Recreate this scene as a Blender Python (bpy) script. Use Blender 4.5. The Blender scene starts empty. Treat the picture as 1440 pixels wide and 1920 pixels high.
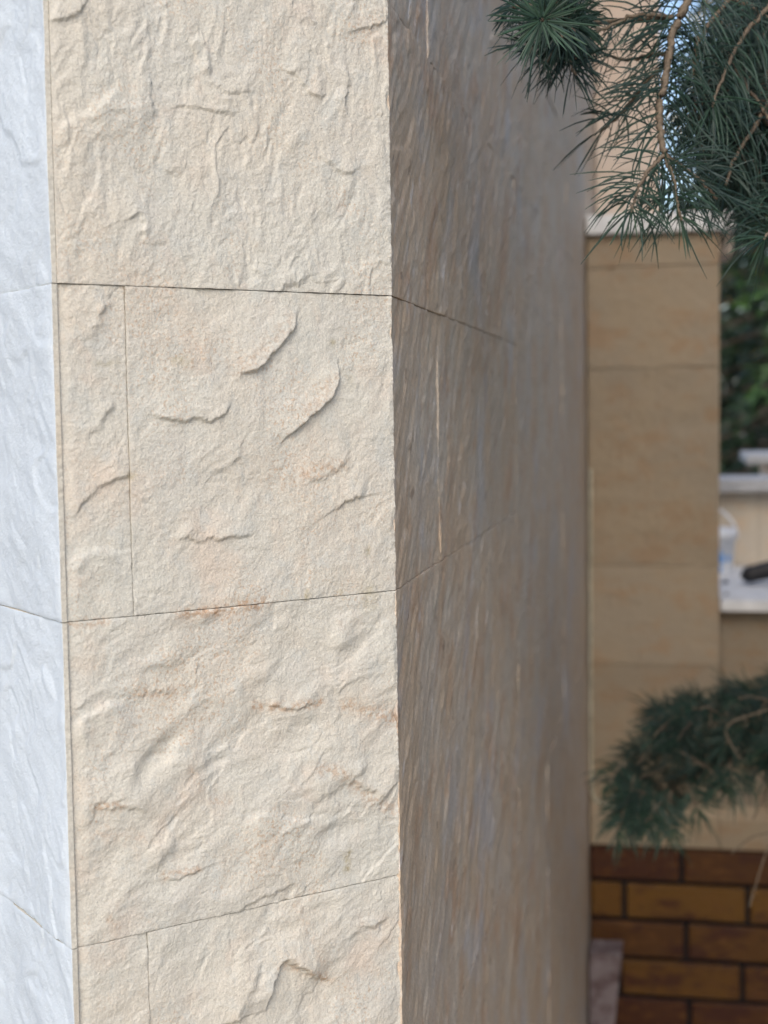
import bpy, math, random
import numpy as np
from mathutils import Vector

# ------------------------------------------------------------------ camera
FPX, YAW, PITCH, ROLL = 2750.6, 0.19636, 0.06832, -0.01568
CAM = np.array([0.1915, -1.0019, 0.0266])
A, YB = 0.17384, 2.2553            # front face corner offset, depth of garden wall plane
ZR = [0.3058, 0.1063, -0.0983, -0.3012]   # slab joints
GZ = -1.5                           # ground
scene = bpy.context.scene
col = scene.collection

def basis():
    f = np.array([-math.sin(YAW)*math.cos(PITCH), math.cos(YAW)*math.cos(PITCH), -math.sin(PITCH)])
    r = np.array([math.cos(YAW), math.sin(YAW), 0.0]); u = np.cross(r, f)
    c, s = math.cos(ROLL), math.sin(ROLL)
    return r*c+u*s, -r*s+u*c, f
CR, CU, CF = basis()
def ray(u, v): return CF + CR*((u-720)/FPX) + CU*((960-v)/FPX)
def hit(u, v, ax, val):
    d = ray(u, v); return CAM + d*((val-CAM[ax])/d[ax])
def hit_front(u, v):
    d = ray(u, v); n = np.array([1, -1, 0.0])
    p = CAM + d*(-(CAM@n)/(d@n)); return (p[0]+A)*math.sqrt(2), p[2]     # s, z
def at(u, v, dist): d = ray(u, v); return CAM + d*dist                    # dist along the view axis

cam_d = bpy.data.cameras.new('camera'); cam = bpy.data.objects.new('camera', cam_d); col.objects.link(cam)
from mathutils import Matrix
M4 = Matrix.Identity(4)
for i in range(3):
    M4[i][0] = CR[i]; M4[i][1] = CU[i]; M4[i][2] = -CF[i]; M4[i][3] = CAM[i]
cam.matrix_world = M4
cam_d.sensor_fit = 'VERTICAL'; cam_d.sensor_height = 36.0; cam_d.sensor_width = 27.0
cam_d.lens = FPX/1920*36.0
cam_d.clip_start = 0.02; cam_d.clip_end = 500
cam_d.dof.use_dof = True; cam_d.dof.focus_distance = 1.0; cam_d.dof.aperture_fstop = 7.0
scene.camera = cam
scene.render.resolution_x, scene.render.resolution_y = 768, 1024

# ------------------------------------------------------------------ light
SUN_HEAD, SUN_EL = math.radians(178), math.radians(42)
world = bpy.data.worlds.new('World'); scene.world = world; world.use_nodes = True
wn = world.node_tree; bg = wn.nodes['Background']
sky = wn.nodes.new('ShaderNodeTexSky'); sky.sky_type = 'NISHITA'; sky.sun_disc = False
sky.sun_elevation = SUN_EL; sky.sun_rotation = SUN_HEAD; sky.air_density = 1.0; sky.dust_density = 2.5; sky.ozone_density = 1.0
wn.links.new(sky.outputs[0], bg.inputs[0]); bg.inputs[1].default_value = 0.15
sun_d = bpy.data.lights.new('sun', 'SUN'); sun = bpy.data.objects.new('sun', sun_d); col.objects.link(sun)
sun_d.energy = 0.8; sun_d.angle = math.radians(30); sun_d.color = (1.0, 0.93, 0.86)
sdir = Vector((math.sin(SUN_HEAD)*math.cos(SUN_EL), math.cos(SUN_HEAD)*math.cos(SUN_EL), math.sin(SUN_EL)))
sun.rotation_euler = sdir.to_track_quat('Z', 'Y').to_euler(); sun.location = (-2, -6, 6)
vs = scene.view_settings
vs.view_transform = 'Standard'; vs.look = 'None'; vs.gamma = 1.0; vs.use_curve_mapping = False
vs.exposure = 0.69

# ------------------------------------------------------------------ helpers
def tag(o, label=None, cat=None, group=None, kind=None):
    if label: o['label'] = label
    if cat: o['category'] = cat
    if group: o['group'] = group
    if kind: o['kind'] = kind
    return o
def empty(name, loc=(0, 0, 0), **k):
    o = bpy.data.objects.new(name, None); col.objects.link(o); o.location = loc
    o.empty_display_size = 0.05
    return tag(o, **k)
def link(name, me, mat, parent=None, **k):
    o = bpy.data.objects.new(name, me); col.objects.link(o)
    if mat and not me.materials: me.materials.append(mat)
    if parent is not None:
        o.parent = parent
        o.matrix_parent_inverse = Matrix.Translation(-parent_loc(parent))
    return tag(o, **k)
def parent_loc(p):
    v = Vector(p.location)
    q = p.parent
    if q is not None and p.type == 'MESH': v = Vector((0, 0, 0))
    return v
def np_mesh(name, V, F, smooth=False, attrs=None):
    """V (n,3), F (m,4) or (m,3) array"""
    me = bpy.data.meshes.new(name); V = np.asarray(V, np.float32); F = np.asarray(F, np.int32)
    k = F.shape[1]
    me.vertices.add(len(V)); me.vertices.foreach_set('co', V.ravel())
    me.loops.add(F.size); me.loops.foreach_set('vertex_index', F.ravel())
    me.polygons.add(len(F)); me.polygons.foreach_set('loop_start', np.arange(0, F.size, k, dtype=np.int32))
    if isinstance(smooth, np.ndarray): me.polygons.foreach_set('use_smooth', smooth.astype(bool))
    else: me.polygons.foreach_set('use_smooth', np.full(len(F), bool(smooth)))
    for n, a in (attrs or {}).items():
        at_ = me.attributes.new(n, 'FLOAT', 'POINT'); at_.data.foreach_set('value', np.asarray(a, np.float32))
    me.update(calc_edges=True); me.validate(); return me

# --- noise
rngp = np.random.RandomState(7); PERM = rngp.permutation(512).astype(np.int64); PERM = np.concatenate([PERM, PERM])
GA = rngp.rand(512)*2*np.pi; GX, GY = np.cos(GA), np.sin(GA)
def perlin(x, y, seed=0):
    x = x + seed*17.31; y = y + seed*9.77
    xi = np.floor(x).astype(np.int64); yi = np.floor(y).astype(np.int64); xf, yf = x-xi, y-yi
    def g(i, j):
        h = PERM[(PERM[(xi+i) & 511] + yi+j) & 511]; return GX[h]*(xf-i)+GY[h]*(yf-j)
    u = xf**3*(xf*(xf*6-15)+10); v = yf**3*(yf*(yf*6-15)+10)
    return ((1-u)*(1-v)*g(0, 0)+u*(1-v)*g(1, 0)+(1-u)*v*g(0, 1)+u*v*g(1, 1))*1.45
def fbm(x, y, seed=0, oct=4, gain=0.5, ridged=False):
    t = np.zeros_like(x); a = 1.0; n = 0
    for o in range(oct):
        p = perlin(x*2**o, y*2**o, seed+o*3)
        t += a*((1-2*np.abs(p)) if ridged else p); n += a; a *= gain
    return t/n
def sstep(a, b, x):
    t = np.clip((x-a)/(b-a), 0, 1); return t*t*(3-2*t)
def seg_dist(px, py, pts):
    """distance, side (+ = left of travel), parameter 0..1 along polyline"""
    best = np.full(px.shape, 1e9); side = np.zeros(px.shape); par = np.zeros(px.shape)
    pts = np.asarray(pts); L = np.hypot(*np.diff(pts, axis=0).T); T = L.sum(); acc = 0
    for i in range(len(pts)-1):
        a, b = pts[i], pts[i+1]; ab = b-a; t = np.clip(((px-a[0])*ab[0]+(py-a[1])*ab[1])/(ab@ab), 0, 1)
        dx, dy = px-(a[0]+t*ab[0]), py-(a[1]+t*ab[1]); d = np.hypot(dx, dy)
        m = d < best; best[m] = d[m]; side[m] = np.sign(ab[0]*dy-ab[1]*dx)[m]; par[m] = ((acc+t*L[i])/T)[m]; acc += L[i]
    return best, side, par
def smooth_pts(pts, n=8):
    P = np.asarray(pts, float); P = np.vstack([2*P[0]-P[1], P, 2*P[-1]-P[-2]]); out = []
    for i in range(1, len(P)-2):
        for t in np.linspace(0, 1, n, endpoint=False):
            p0, p1, p2, p3 = P[i-1], P[i], P[i+1], P[i+2]
            out.append(0.5*((2*p1)+(-p0+p2)*t+(2*p0-5*p1+4*p2-p3)*t*t+(-p0+3*p1-3*p2+p3)*t**3))
    out.append(P[-2]); return np.array(out)

# --- meshes
def box(name, lo, hi, mat, parent=None, bev=0.0, **k):
    import bmesh
    bm = bmesh.new(); bmesh.ops.create_cube(bm, size=1)
    lo, hi = Vector([float(x) for x in lo]), Vector([float(x) for x in hi])
    for v in bm.verts: v.co = Vector([(lo[i]+hi[i])/2 + v.co[i]*(hi[i]-lo[i]) for i in range(3)])
    if bev: bmesh.ops.bevel(bm, geom=bm.edges[:], offset=bev, segments=2, affect='EDGES', profile=0.6)
    me = bpy.data.meshes.new(name); bm.to_mesh(me); bm.free()
    return link(name, me, mat, parent, **k)
def slab(name, org, du, dv, n, us, vs_, H, depth, mat, parent, attrs=None, side_mat=None, **k):
    """relief panel: position = org + u*du + v*dv + H*n, with side walls going back by depth"""
    U, V = np.meshgrid(us, vs_)
    jg = .00030
    n1 = np.abs(perlin(U*90+V[0, 0]*50, V*0+3.3, 31))+.6*np.abs(perlin(U*420, V*0+V[0, 0]*40, 32)); n2 = np.abs(perlin(V*90+U[0, 0]*50, U*0+7.7, 33))+.6*np.abs(perlin(V*420, U*0+U[0, 0]*40, 34))
    ew = .0022; u_, v_ = U, V
    V = V+jg*n1*(np.exp(-(v_-vs_[0])/ew)-np.exp(-(vs_[-1]-v_)/ew)); U = U+jg*n2*(np.exp(-(u_-us[0])/ew)-np.exp(-(us[-1]-u_)/ew))
    P = org + U[..., None]*du + V[..., None]*dv + H[..., None]*n
    nv, nu = U.shape; idx = np.arange(nu*nv).reshape(nv, nu)
    F = np.stack([idx[:-1, :-1], idx[:-1, 1:], idx[1:, 1:], idx[1:, :-1]], -1).reshape(-1, 4)
    if np.dot(np.cross(du, dv), n) < 0: F = F[:, ::-1]
    ring = np.concatenate([idx[0, :-1], idx[:-1, -1], idx[-1, :0:-1], idx[:0:-1, 0]])
    R0 = P.reshape(-1, 3)[ring]; Rb = R0 - np.outer(np.full(len(ring), depth)+H.ravel()[ring], n)
    b = nu*nv; m = len(ring); i = np.arange(m); j = (i+1) % m
    S = np.stack([b+j, b+i, b+m+i, b+m+j], -1)
    if np.dot(np.cross(du, dv), n) < 0: S = S[:, ::-1]
    VV = np.vstack([P.reshape(-1, 3), R0, Rb]); FF = np.vstack([F, S])
    sm = np.concatenate([np.ones(len(F)), np.zeros(len(S))])
    at_ = {q: np.concatenate([a.ravel(), a.ravel()[ring], a.ravel()[ring]]) for q, a in (attrs or {}).items()}
    me = np_mesh(name, VV, FF, sm, at_)
    if side_mat:
        me.materials.append(mat); me.materials.append(side_mat)
        me.polygons.foreach_set('material_index', (1-sm).astype(np.int32))
    return link(name, me, mat, parent, **k)
def tube_vf(pts, rad, seg=7, cap=True):
    P = np.asarray(pts, float); n = len(P); rad = np.broadcast_to(rad, (n,))
    T = np.gradient(P, axis=0); T /= np.linalg.norm(T, axis=1)[:, None]+1e-12
    up = np.array([0.31, 0.2, 0.93]); V = []
    for i in range(n):
        x = np.cross(T[i], up); x /= np.linalg.norm(x)+1e-12; y = np.cross(T[i], x)
        a = np.arange(seg)*2*np.pi/seg
        V.append(P[i]+rad[i]*(np.cos(a)[:, None]*x+np.sin(a)[:, None]*y))
    V = np.vstack(V); F = []
    for i in range(n-1):
        for s in range(seg):
            F.append((i*seg+s, i*seg+(s+1) % seg, (i+1)*seg+(s+1) % seg, (i+1)*seg+s))
    if cap:
        c = len(V); V = np.vstack([V, P[0], P[-1]])
        for s in range(seg):
            F.append((c, (s+1) % seg, s, s)); F.append((c+1, (n-1)*seg+s, (n-1)*seg+(s+1) % seg, (n-1)*seg+(s+1) % seg))
    return V, np.array(F)
class Bag:
    def __init__(self): self.V = []; self.F = []; self.n = 0; self.at = []
    def add(self, V, F, a=None):
        self.V.append(V); self.F.append(np.asarray(F)+self.n); self.n += len(V)
        self.at.append(np.full(len(V), 0.0 if a is None else a))
    def mesh(self, name, smooth=True):
        F = np.vstack(self.F)
        me = bpy.data.meshes.new(name); V = np.vstack(self.V)
        tri = F[:, 2] == F[:, 3]
        if tri.any():
            lists = [tuple(f[:3]) if t else tuple(f) for f, t in zip(F.tolist(), tri)]
            me.from_pydata(V.tolist(), [], lists); me.polygons.foreach_set('use_smooth', np.full(len(lists), smooth))
            a = me.attributes.new('tone', 'FLOAT', 'POINT'); a.data.foreach_set('value', np.concatenate(self.at).astype(np.float32)); return me
        return np_mesh(name, V, F, smooth, {'tone': np.concatenate(self.at)})

# ------------------------------------------------------------------ materials
class MB:
    def __init__(self, name, rough=0.9, spec=0.25):
        self.m = bpy.data.materials.new(name); self.m.use_nodes = True; self.t = self.m.node_tree
        self.b = self.t.nodes['Principled BSDF']; self.b.inputs['Roughness'].default_value = rough
        self.b.inputs['Specular IOR Level'].default_value = spec
        self.geo = self.t.nodes.new('ShaderNodeNewGeometry'); self.pos = self.geo.outputs['Position']
    def map(self, scale=(1, 1, 1), rot=(0, 0, 0), loc=(0, 0, 0)):
        n = self.t.nodes.new('ShaderNodeMapping'); n.inputs['Scale'].default_value = scale; n.inputs['Rotation'].default_value = rot
        n.inputs['Location'].default_value = loc
        self.t.links.new(self.pos, n.inputs['Vector']); return n.outputs[0]
    def noise(self, scale, detail=4, rough=0.55, vec=None, dist=0.0):
        n = self.t.nodes.new('ShaderNodeTexNoise'); n.inputs['Scale'].default_value = scale
        n.inputs['Detail'].default_value = detail; n.inputs['Roughness'].default_value = rough; n.inputs['Distortion'].default_value = dist
        self.t.links.new(vec if vec is not None else self.pos, n.inputs['Vector']); return n.outputs['Fac']
    def voronoi(self, scale, vec=None):
        n = self.t.nodes.new('ShaderNodeTexVoronoi'); n.inputs['Scale'].default_value = scale
        self.t.links.new(vec if vec is not None else self.pos, n.inputs['Vector']); return n
    def ramp(self, fac, lo, hi, a=0.0, b=1.0):
        n = self.t.nodes.new('ShaderNodeMapRange'); n.interpolation_type = 'SMOOTHSTEP'
        self.t.links.new(fac, n.inputs['Value'])
        for k, v in zip(('From Min', 'From Max', 'To Min', 'To Max'), (lo, hi, a, b)): n.inputs[k].default_value = v
        return n.outputs[0]
    def math(self, op, a, b=0.0, clamp=False):
        n = self.t.nodes.new('ShaderNodeMath'); n.operation = op; n.use_clamp = clamp
        for i, v in enumerate((a, b)):
            if isinstance(v, (int, float)): n.inputs[i].default_value = v
            else: self.t.links.new(v, n.inputs[i])
        return n.outputs[0]
    def mix(self, fac, a, b, mode='MIX'):
        n = self.t.nodes.new('ShaderNodeMix'); n.data_type = 'RGBA'; n.blend_type = mode
        for i, v in zip((0, 6, 7), (fac, a, b)):
            if isinstance(v, (int, float)): n.inputs[i].default_value = v
            elif isinstance(v, tuple): n.inputs[i].default_value = (*v, 1)
            else: self.t.links.new(v, n.inputs[i])
        return n.outputs[2]
    def attr(self, name):
        n = self.t.nodes.new('ShaderNodeAttribute'); n.attribute_name = name; return n.outputs['Fac']
    def rand(self):
        n = self.t.nodes.new('ShaderNodeObjectInfo'); return n.outputs['Random']
    def color(self, c):
        if isinstance(c, tuple): self.b.inputs['Base Color'].default_value = (*c, 1)
        else: self.t.links.new(c, self.b.inputs['Base Color'])
    def bump(self, items):
        prev = None
        for h, s, d in items:
            n = self.t.nodes.new('ShaderNodeBump'); n.inputs['Strength'].default_value = s; n.inputs['Distance'].default_value = d
            self.t.links.new(h, n.inputs['Height'])
            if prev is not None: self.t.links.new(prev, n.inputs['Normal'])
            prev = n.outputs[0]
        self.t.links.new(prev, self.b.inputs['Normal'])

def gray(m, f): # scalar -> used as colour in multiply
    n = m.t.nodes.new('ShaderNodeCombineColor')
    for i in range(3): m.t.links.new(f, n.inputs[i])
    return n.outputs[0]

def mat_front():
    m = MB('pale_split_sandstone', 0.92, 0.2)
    c = m.mix(m.ramp(m.noise(9, 5), 0.35, 0.68), (0.585, 0.57, 0.50), (0.60, 0.56, 0.475))
    c = m.mix(m.ramp(m.noise(22, 6, 0.65), 0.45, 0.72, 0, 0.75), c, (0.57, 0.55, 0.49))
    pk = m.ramp(m.noise(16, 5, 0.6, m.map(loc=(3, 1, 7))), 0.52, 0.75, 0, 0.5)
    c = m.mix(pk, c, (0.62, 0.50, 0.395))
    c = m.mix(m.ramp(m.noise(70, 5, 0.65, m.map(loc=(5, 5, 5), scale=(1, 1, .7))), 0.50, 0.68, 0, 0.6), c, (0.53, 0.535, 0.49))
    c = m.mix(m.ramp(m.noise(55, 5, 0.65, m.map(loc=(8, 1, 5), scale=(1, 1, .7))), 0.55, 0.73, 0, 0.35), c, (0.62, 0.52, 0.42))
    # iron specks in patches
    sp = m.math('MULTIPLY', m.ramp(m.noise(520, 2, 0.5), 0.54, 0.66), m.ramp(m.noise(13, 4, 0.6, m.map(loc=(1, 5, 2))), 0.48, 0.66, 0.05, 0.6))
    c = m.mix(sp, c, (0.50, 0.35, 0.23))
    oc = m.math('MULTIPLY', m.attr('ochre'), m.ramp(m.noise(260, 5, 0.7), 0.40, 0.58), True)
    c = m.mix(oc, c, (0.40, 0.225, 0.11))
    ol = m.math('MULTIPLY', m.attr('olive'), m.ramp(m.noise(180, 5, 0.7), 0.35, 0.60), True)
    c = m.mix(ol, c, (0.33, 0.27, 0.13))
    g = m.ramp(m.noise(800, 4, 0.7), 0.3, 0.7, 0.88, 1.11)
    c = m.mix(1.0, c, gray(m, g), 'MULTIPLY')
    dk = m.ramp(m.noise(420, 2, 0.5, m.map(loc=(9, 2, 4))), 0.71, 0.77, 0, 0.5)
    c = m.mix(dk, c, (0.24, 0.21, 0.19))
    m.color(c)
    m.bump([(m.noise(170, 5, 0.6), 0.35, 0.0016), (m.noise(650, 3, 0.65), 0.75, 0.0009)])
    return m.m
def mat_left():  # blue of the skylight is mixed into this stone colour
    m = MB('skylight_tinted_sandstone', 0.85, 0.3)
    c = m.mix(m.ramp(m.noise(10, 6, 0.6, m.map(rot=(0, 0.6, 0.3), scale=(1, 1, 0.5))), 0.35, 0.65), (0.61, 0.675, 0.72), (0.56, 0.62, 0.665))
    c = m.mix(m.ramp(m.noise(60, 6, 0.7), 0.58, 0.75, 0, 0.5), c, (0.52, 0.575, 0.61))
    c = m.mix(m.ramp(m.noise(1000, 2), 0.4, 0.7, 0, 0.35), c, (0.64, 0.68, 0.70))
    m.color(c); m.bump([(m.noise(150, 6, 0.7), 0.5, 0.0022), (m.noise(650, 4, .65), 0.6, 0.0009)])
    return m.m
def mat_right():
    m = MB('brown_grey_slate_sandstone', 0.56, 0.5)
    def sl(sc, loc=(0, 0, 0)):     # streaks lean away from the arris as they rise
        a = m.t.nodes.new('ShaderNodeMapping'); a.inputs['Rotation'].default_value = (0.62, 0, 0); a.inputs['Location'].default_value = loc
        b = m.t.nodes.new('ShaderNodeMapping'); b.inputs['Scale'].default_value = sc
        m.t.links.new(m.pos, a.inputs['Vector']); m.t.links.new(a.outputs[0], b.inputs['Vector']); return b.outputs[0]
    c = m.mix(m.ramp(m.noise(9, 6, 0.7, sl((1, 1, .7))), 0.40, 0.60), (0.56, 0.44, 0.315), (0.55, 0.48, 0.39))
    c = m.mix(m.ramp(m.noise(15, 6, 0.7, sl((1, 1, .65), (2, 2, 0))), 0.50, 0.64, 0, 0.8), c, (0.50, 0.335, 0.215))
    c = m.mix(m.ramp(m.noise(6, 6, 0.65, sl((1, 1, .8), (4, 0, 1))), 0.52, 0.66, 0, 0.7), c, (0.49, 0.485, 0.49))  # grey stone patches, partly a bluish sheen put into the colour
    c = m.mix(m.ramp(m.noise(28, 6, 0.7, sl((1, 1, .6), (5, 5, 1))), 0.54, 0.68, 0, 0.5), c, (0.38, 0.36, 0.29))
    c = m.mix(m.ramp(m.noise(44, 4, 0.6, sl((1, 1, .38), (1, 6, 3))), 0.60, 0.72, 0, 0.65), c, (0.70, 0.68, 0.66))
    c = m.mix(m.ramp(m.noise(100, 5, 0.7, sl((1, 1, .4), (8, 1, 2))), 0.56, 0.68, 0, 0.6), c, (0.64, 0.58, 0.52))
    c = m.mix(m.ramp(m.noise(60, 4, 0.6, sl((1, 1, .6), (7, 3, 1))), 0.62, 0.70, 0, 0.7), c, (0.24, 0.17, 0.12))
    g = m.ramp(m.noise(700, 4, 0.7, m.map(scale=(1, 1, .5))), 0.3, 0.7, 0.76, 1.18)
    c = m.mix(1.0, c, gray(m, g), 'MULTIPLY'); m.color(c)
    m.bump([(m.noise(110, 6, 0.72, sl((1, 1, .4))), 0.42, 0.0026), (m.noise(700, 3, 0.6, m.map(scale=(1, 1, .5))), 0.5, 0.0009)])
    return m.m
def mat_tan(name, c1, c2, c3, rs=0.9):
    m = MB(name, rs, 0.25)
    c = m.mix(m.ramp(m.noise(5, 5, 0.6), 0.35, 0.65), c1, c2)
    c = m.mix(m.ramp(m.noise(14, 5, 0.65, m.map(loc=(3, 3, 3), scale=(1, 1, 1.6))), 0.48, 0.66, 0, 0.8), c, c3)
    g = m.ramp(m.noise(420, 4, 0.65), 0.3, 0.7, 0.86, 1.1); c = m.mix(1.0, c, gray(m, g), 'MULTIPLY')
    r = m.ramp(m.rand(), 0, 1, 0.93, 1.06); c = m.mix(1.0, c, gray(m, r), 'MULTIPLY')
    m.color(c); m.bump([(m.noise(60, 5, 0.6), 0.45, 0.004), (m.noise(350, 4, 0.6), 0.4, 0.0015)]); return m.m
def mat_brick():
    m = MB('glazed_clinker_brick', 0.38, 0.28)
    oi = m.t.nodes.new('ShaderNodeObjectInfo'); base = oi.outputs['Color']
    sc = m.map(scale=(1, 1, 2.4))
    c = m.mix(m.ramp(m.noise(10, 5, 0.65, sc), 0.48, 0.64, 0, 0.85), base, (0.040, 0.010, 0.006))
    c = m.mix(m.ramp(m.noise(30, 6, 0.7, m.map(scale=(1, 1, 2.6), loc=(2, 4, 1))), 0.52, 0.66, 0, 0.6), c, (0.14, 0.058, 0.012))
    c = m.mix(m.ramp(m.noise(45, 5, 0.7, m.map(scale=(0.8, 1, 2), loc=(6, 4, 1))), 0.58, 0.70, 0, 0.8), c, (0.030, 0.010, 0.007))
    m.color(c); m.bump([(m.noise(50, 5, 0.65, sc), 0.6, 0.004), (m.noise(400, 3), 0.25, 0.001)]); return m.m
def mat_plain(name, col_, rough=0.8, var=0.12, ns=40, bump=0.2, spec=0.3):
    m = MB(name, rough, spec)
    c = m.mix(1.0, col_, gray(m, m.ramp(m.noise(ns, 5, 0.6), 0.3, 0.7, 1-var, 1+var)), 'MULTIPLY'); m.color(c)
    if bump: m.bump([(m.noise(ns*6, 4), bump, 0.001)])
    return m.m
def mat_needle(name, c1, c2, tip):
    m = MB(name, 0.5, 0.35)
    c = m.mix(m.ramp(m.noise(18, 3), 0.3, 0.7), c1, c2); c = m.mix(m.attr('tone'), c, tip)
    m.color(c)
    m.b.inputs['Transmission Weight'].default_value = 0.0
    return m.m
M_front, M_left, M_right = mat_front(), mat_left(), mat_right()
M_edge = mat_tan('cut_slab_edge', (0.58, 0.55, 0.47), (0.55, 0.53, 0.46), (0.58, 0.52, 0.42))
M_core = mat_plain('dark_mortar_joint', (0.20, 0.175, 0.15), 0.95, 0.2, 80)
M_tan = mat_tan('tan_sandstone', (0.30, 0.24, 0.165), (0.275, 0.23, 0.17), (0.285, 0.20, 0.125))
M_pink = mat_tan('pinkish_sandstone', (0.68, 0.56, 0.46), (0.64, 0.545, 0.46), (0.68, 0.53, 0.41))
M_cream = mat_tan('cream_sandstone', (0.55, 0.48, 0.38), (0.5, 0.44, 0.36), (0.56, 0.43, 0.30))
M_cap = mat_plain('grey_cap_stone', (0.66, 0.665, 0.665), 0.8, 0.10, 25)
M_cope = mat_plain('grey_coping_stone', (0.43, 0.43, 0.43), 0.8, 0.12, 25)
M_brick = mat_brick()
M_grout = mat_plain('black_grout', (0.016, 0.015, 0.017), 0.95, 0.3, 200)
M_bead = mat_plain('pale_pointing', (0.46, 0.44, 0.34), 0.85, 0.25, 60)
def mat_block():
    m = MB('mottled_purple_grey_stone', .8); c = m.mix(m.ramp(m.noise(28, 6, .7), .42, .6), (0.20, 0.165, 0.17), (0.11, 0.075, 0.075))
    c = m.mix(m.ramp(m.noise(60, 6, .7, m.map(loc=(1, 2, 3))), .54, .66, 0, .8), c, (0.26, 0.23, 0.24)); c = m.mix(m.ramp(m.noise(22, 4, .6, m.map(loc=(4, 2, 8), scale=(1, 1, 2))), .66, .70, 0, .9), c, (0.5, 0.49, 0.48)); m.color(c)
    m.bump([(m.noise(90, 6, .7), .8, .004)]); return m.m
M_block = mat_block()
M_white = mat_plain('white_plastic', (0.80, 0.81, 0.82), 0.35, 0.02, 20, 0)
M_blue = mat_plain('blue_label_print', (0.14, 0.36, 0.72), 0.4, 0.1, 60, 0)
M_black = mat_plain('black_rubber', (0.018, 0.018, 0.02), 0.5, 0.2, 90, 0.2)
M_steel = mat_plain('grey_metal', (0.32, 0.32, 0.33), 0.35, 0.1, 50, 0)
M_bark = mat_plain('fir_bark', (0.10, 0.075, 0.055), 0.95, 0.35, 60, 0.8)
M_twig = mat_plain('tan_fir_twig', (0.15, 0.118, 0.085), 0.9, 0.3, 400, 0.5)
M_need = mat_needle('blue_green_fir_needles', (0.010, 0.027, 0.024), (0.016, 0.037, 0.029), (0.045, 0.095, 0.050))
M_need2 = mat_needle('dark_conifer_foliage', (0.010, 0.023, 0.013), (0.017, 0.035, 0.018), (0.045, 0.09, 0.03))
M_leaf = mat_needle('green_broad_leaves', (0.03, 0.075, 0.02), (0.045, 0.10, 0.025), (0.08, 0.16, 0.04))
M_yellow = mat_needle('yellow_autumn_leaves', (0.62, 0.40, 0.06), (0.66, 0.45, 0.08), (0.7, 0.52, 0.12))

# ------------------------------------------------------------------ ground
def ground():  # unseen paving, made beige to bounce warm light upward
    m = MB('beige_bounce_paving', 0.9); c = m.mix(m.noise(3, 6), (0.36, 0.32, 0.265), (0.44, 0.39, 0.33))
    c = m.mix(1.0, c, gray(m, m.ramp(m.noise(120, 4), 0.3, 0.7, 0.85, 1.12)), 'MULTIPLY'); m.color(c)
    m.bump([(m.noise(150, 4), 0.3, 0.002)])
    g = 150
    return tag(link('ground', np_mesh('ground', [(-g, -g, GZ), (g, -g, GZ), (g, g, GZ), (-g, g, GZ)], [(0, 1, 2, 3)]), m.m), kind='structure')
ground()

# ------------------------------------------------------------------ the stone pier in front
S2 = math.sqrt(2); SF = A*S2
pier = empty('stone_pier', (-A, -A, GZ), label='big stone pier at left clad in pale rough split sandstone slabs', cat='pier')
dF, nF = np.array([1, 1, 0])/S2, np.array([1, -1, 0])/S2
dL, nL = np.array([-1, 1, 0])/S2, np.array([-1, -1, 0])/S2
UZ = np.array([0, 0, 1.0]); PZ = np.array([-A, -A, 0.0]); GAP = 0.00014
PTOP = 2.3

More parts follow.
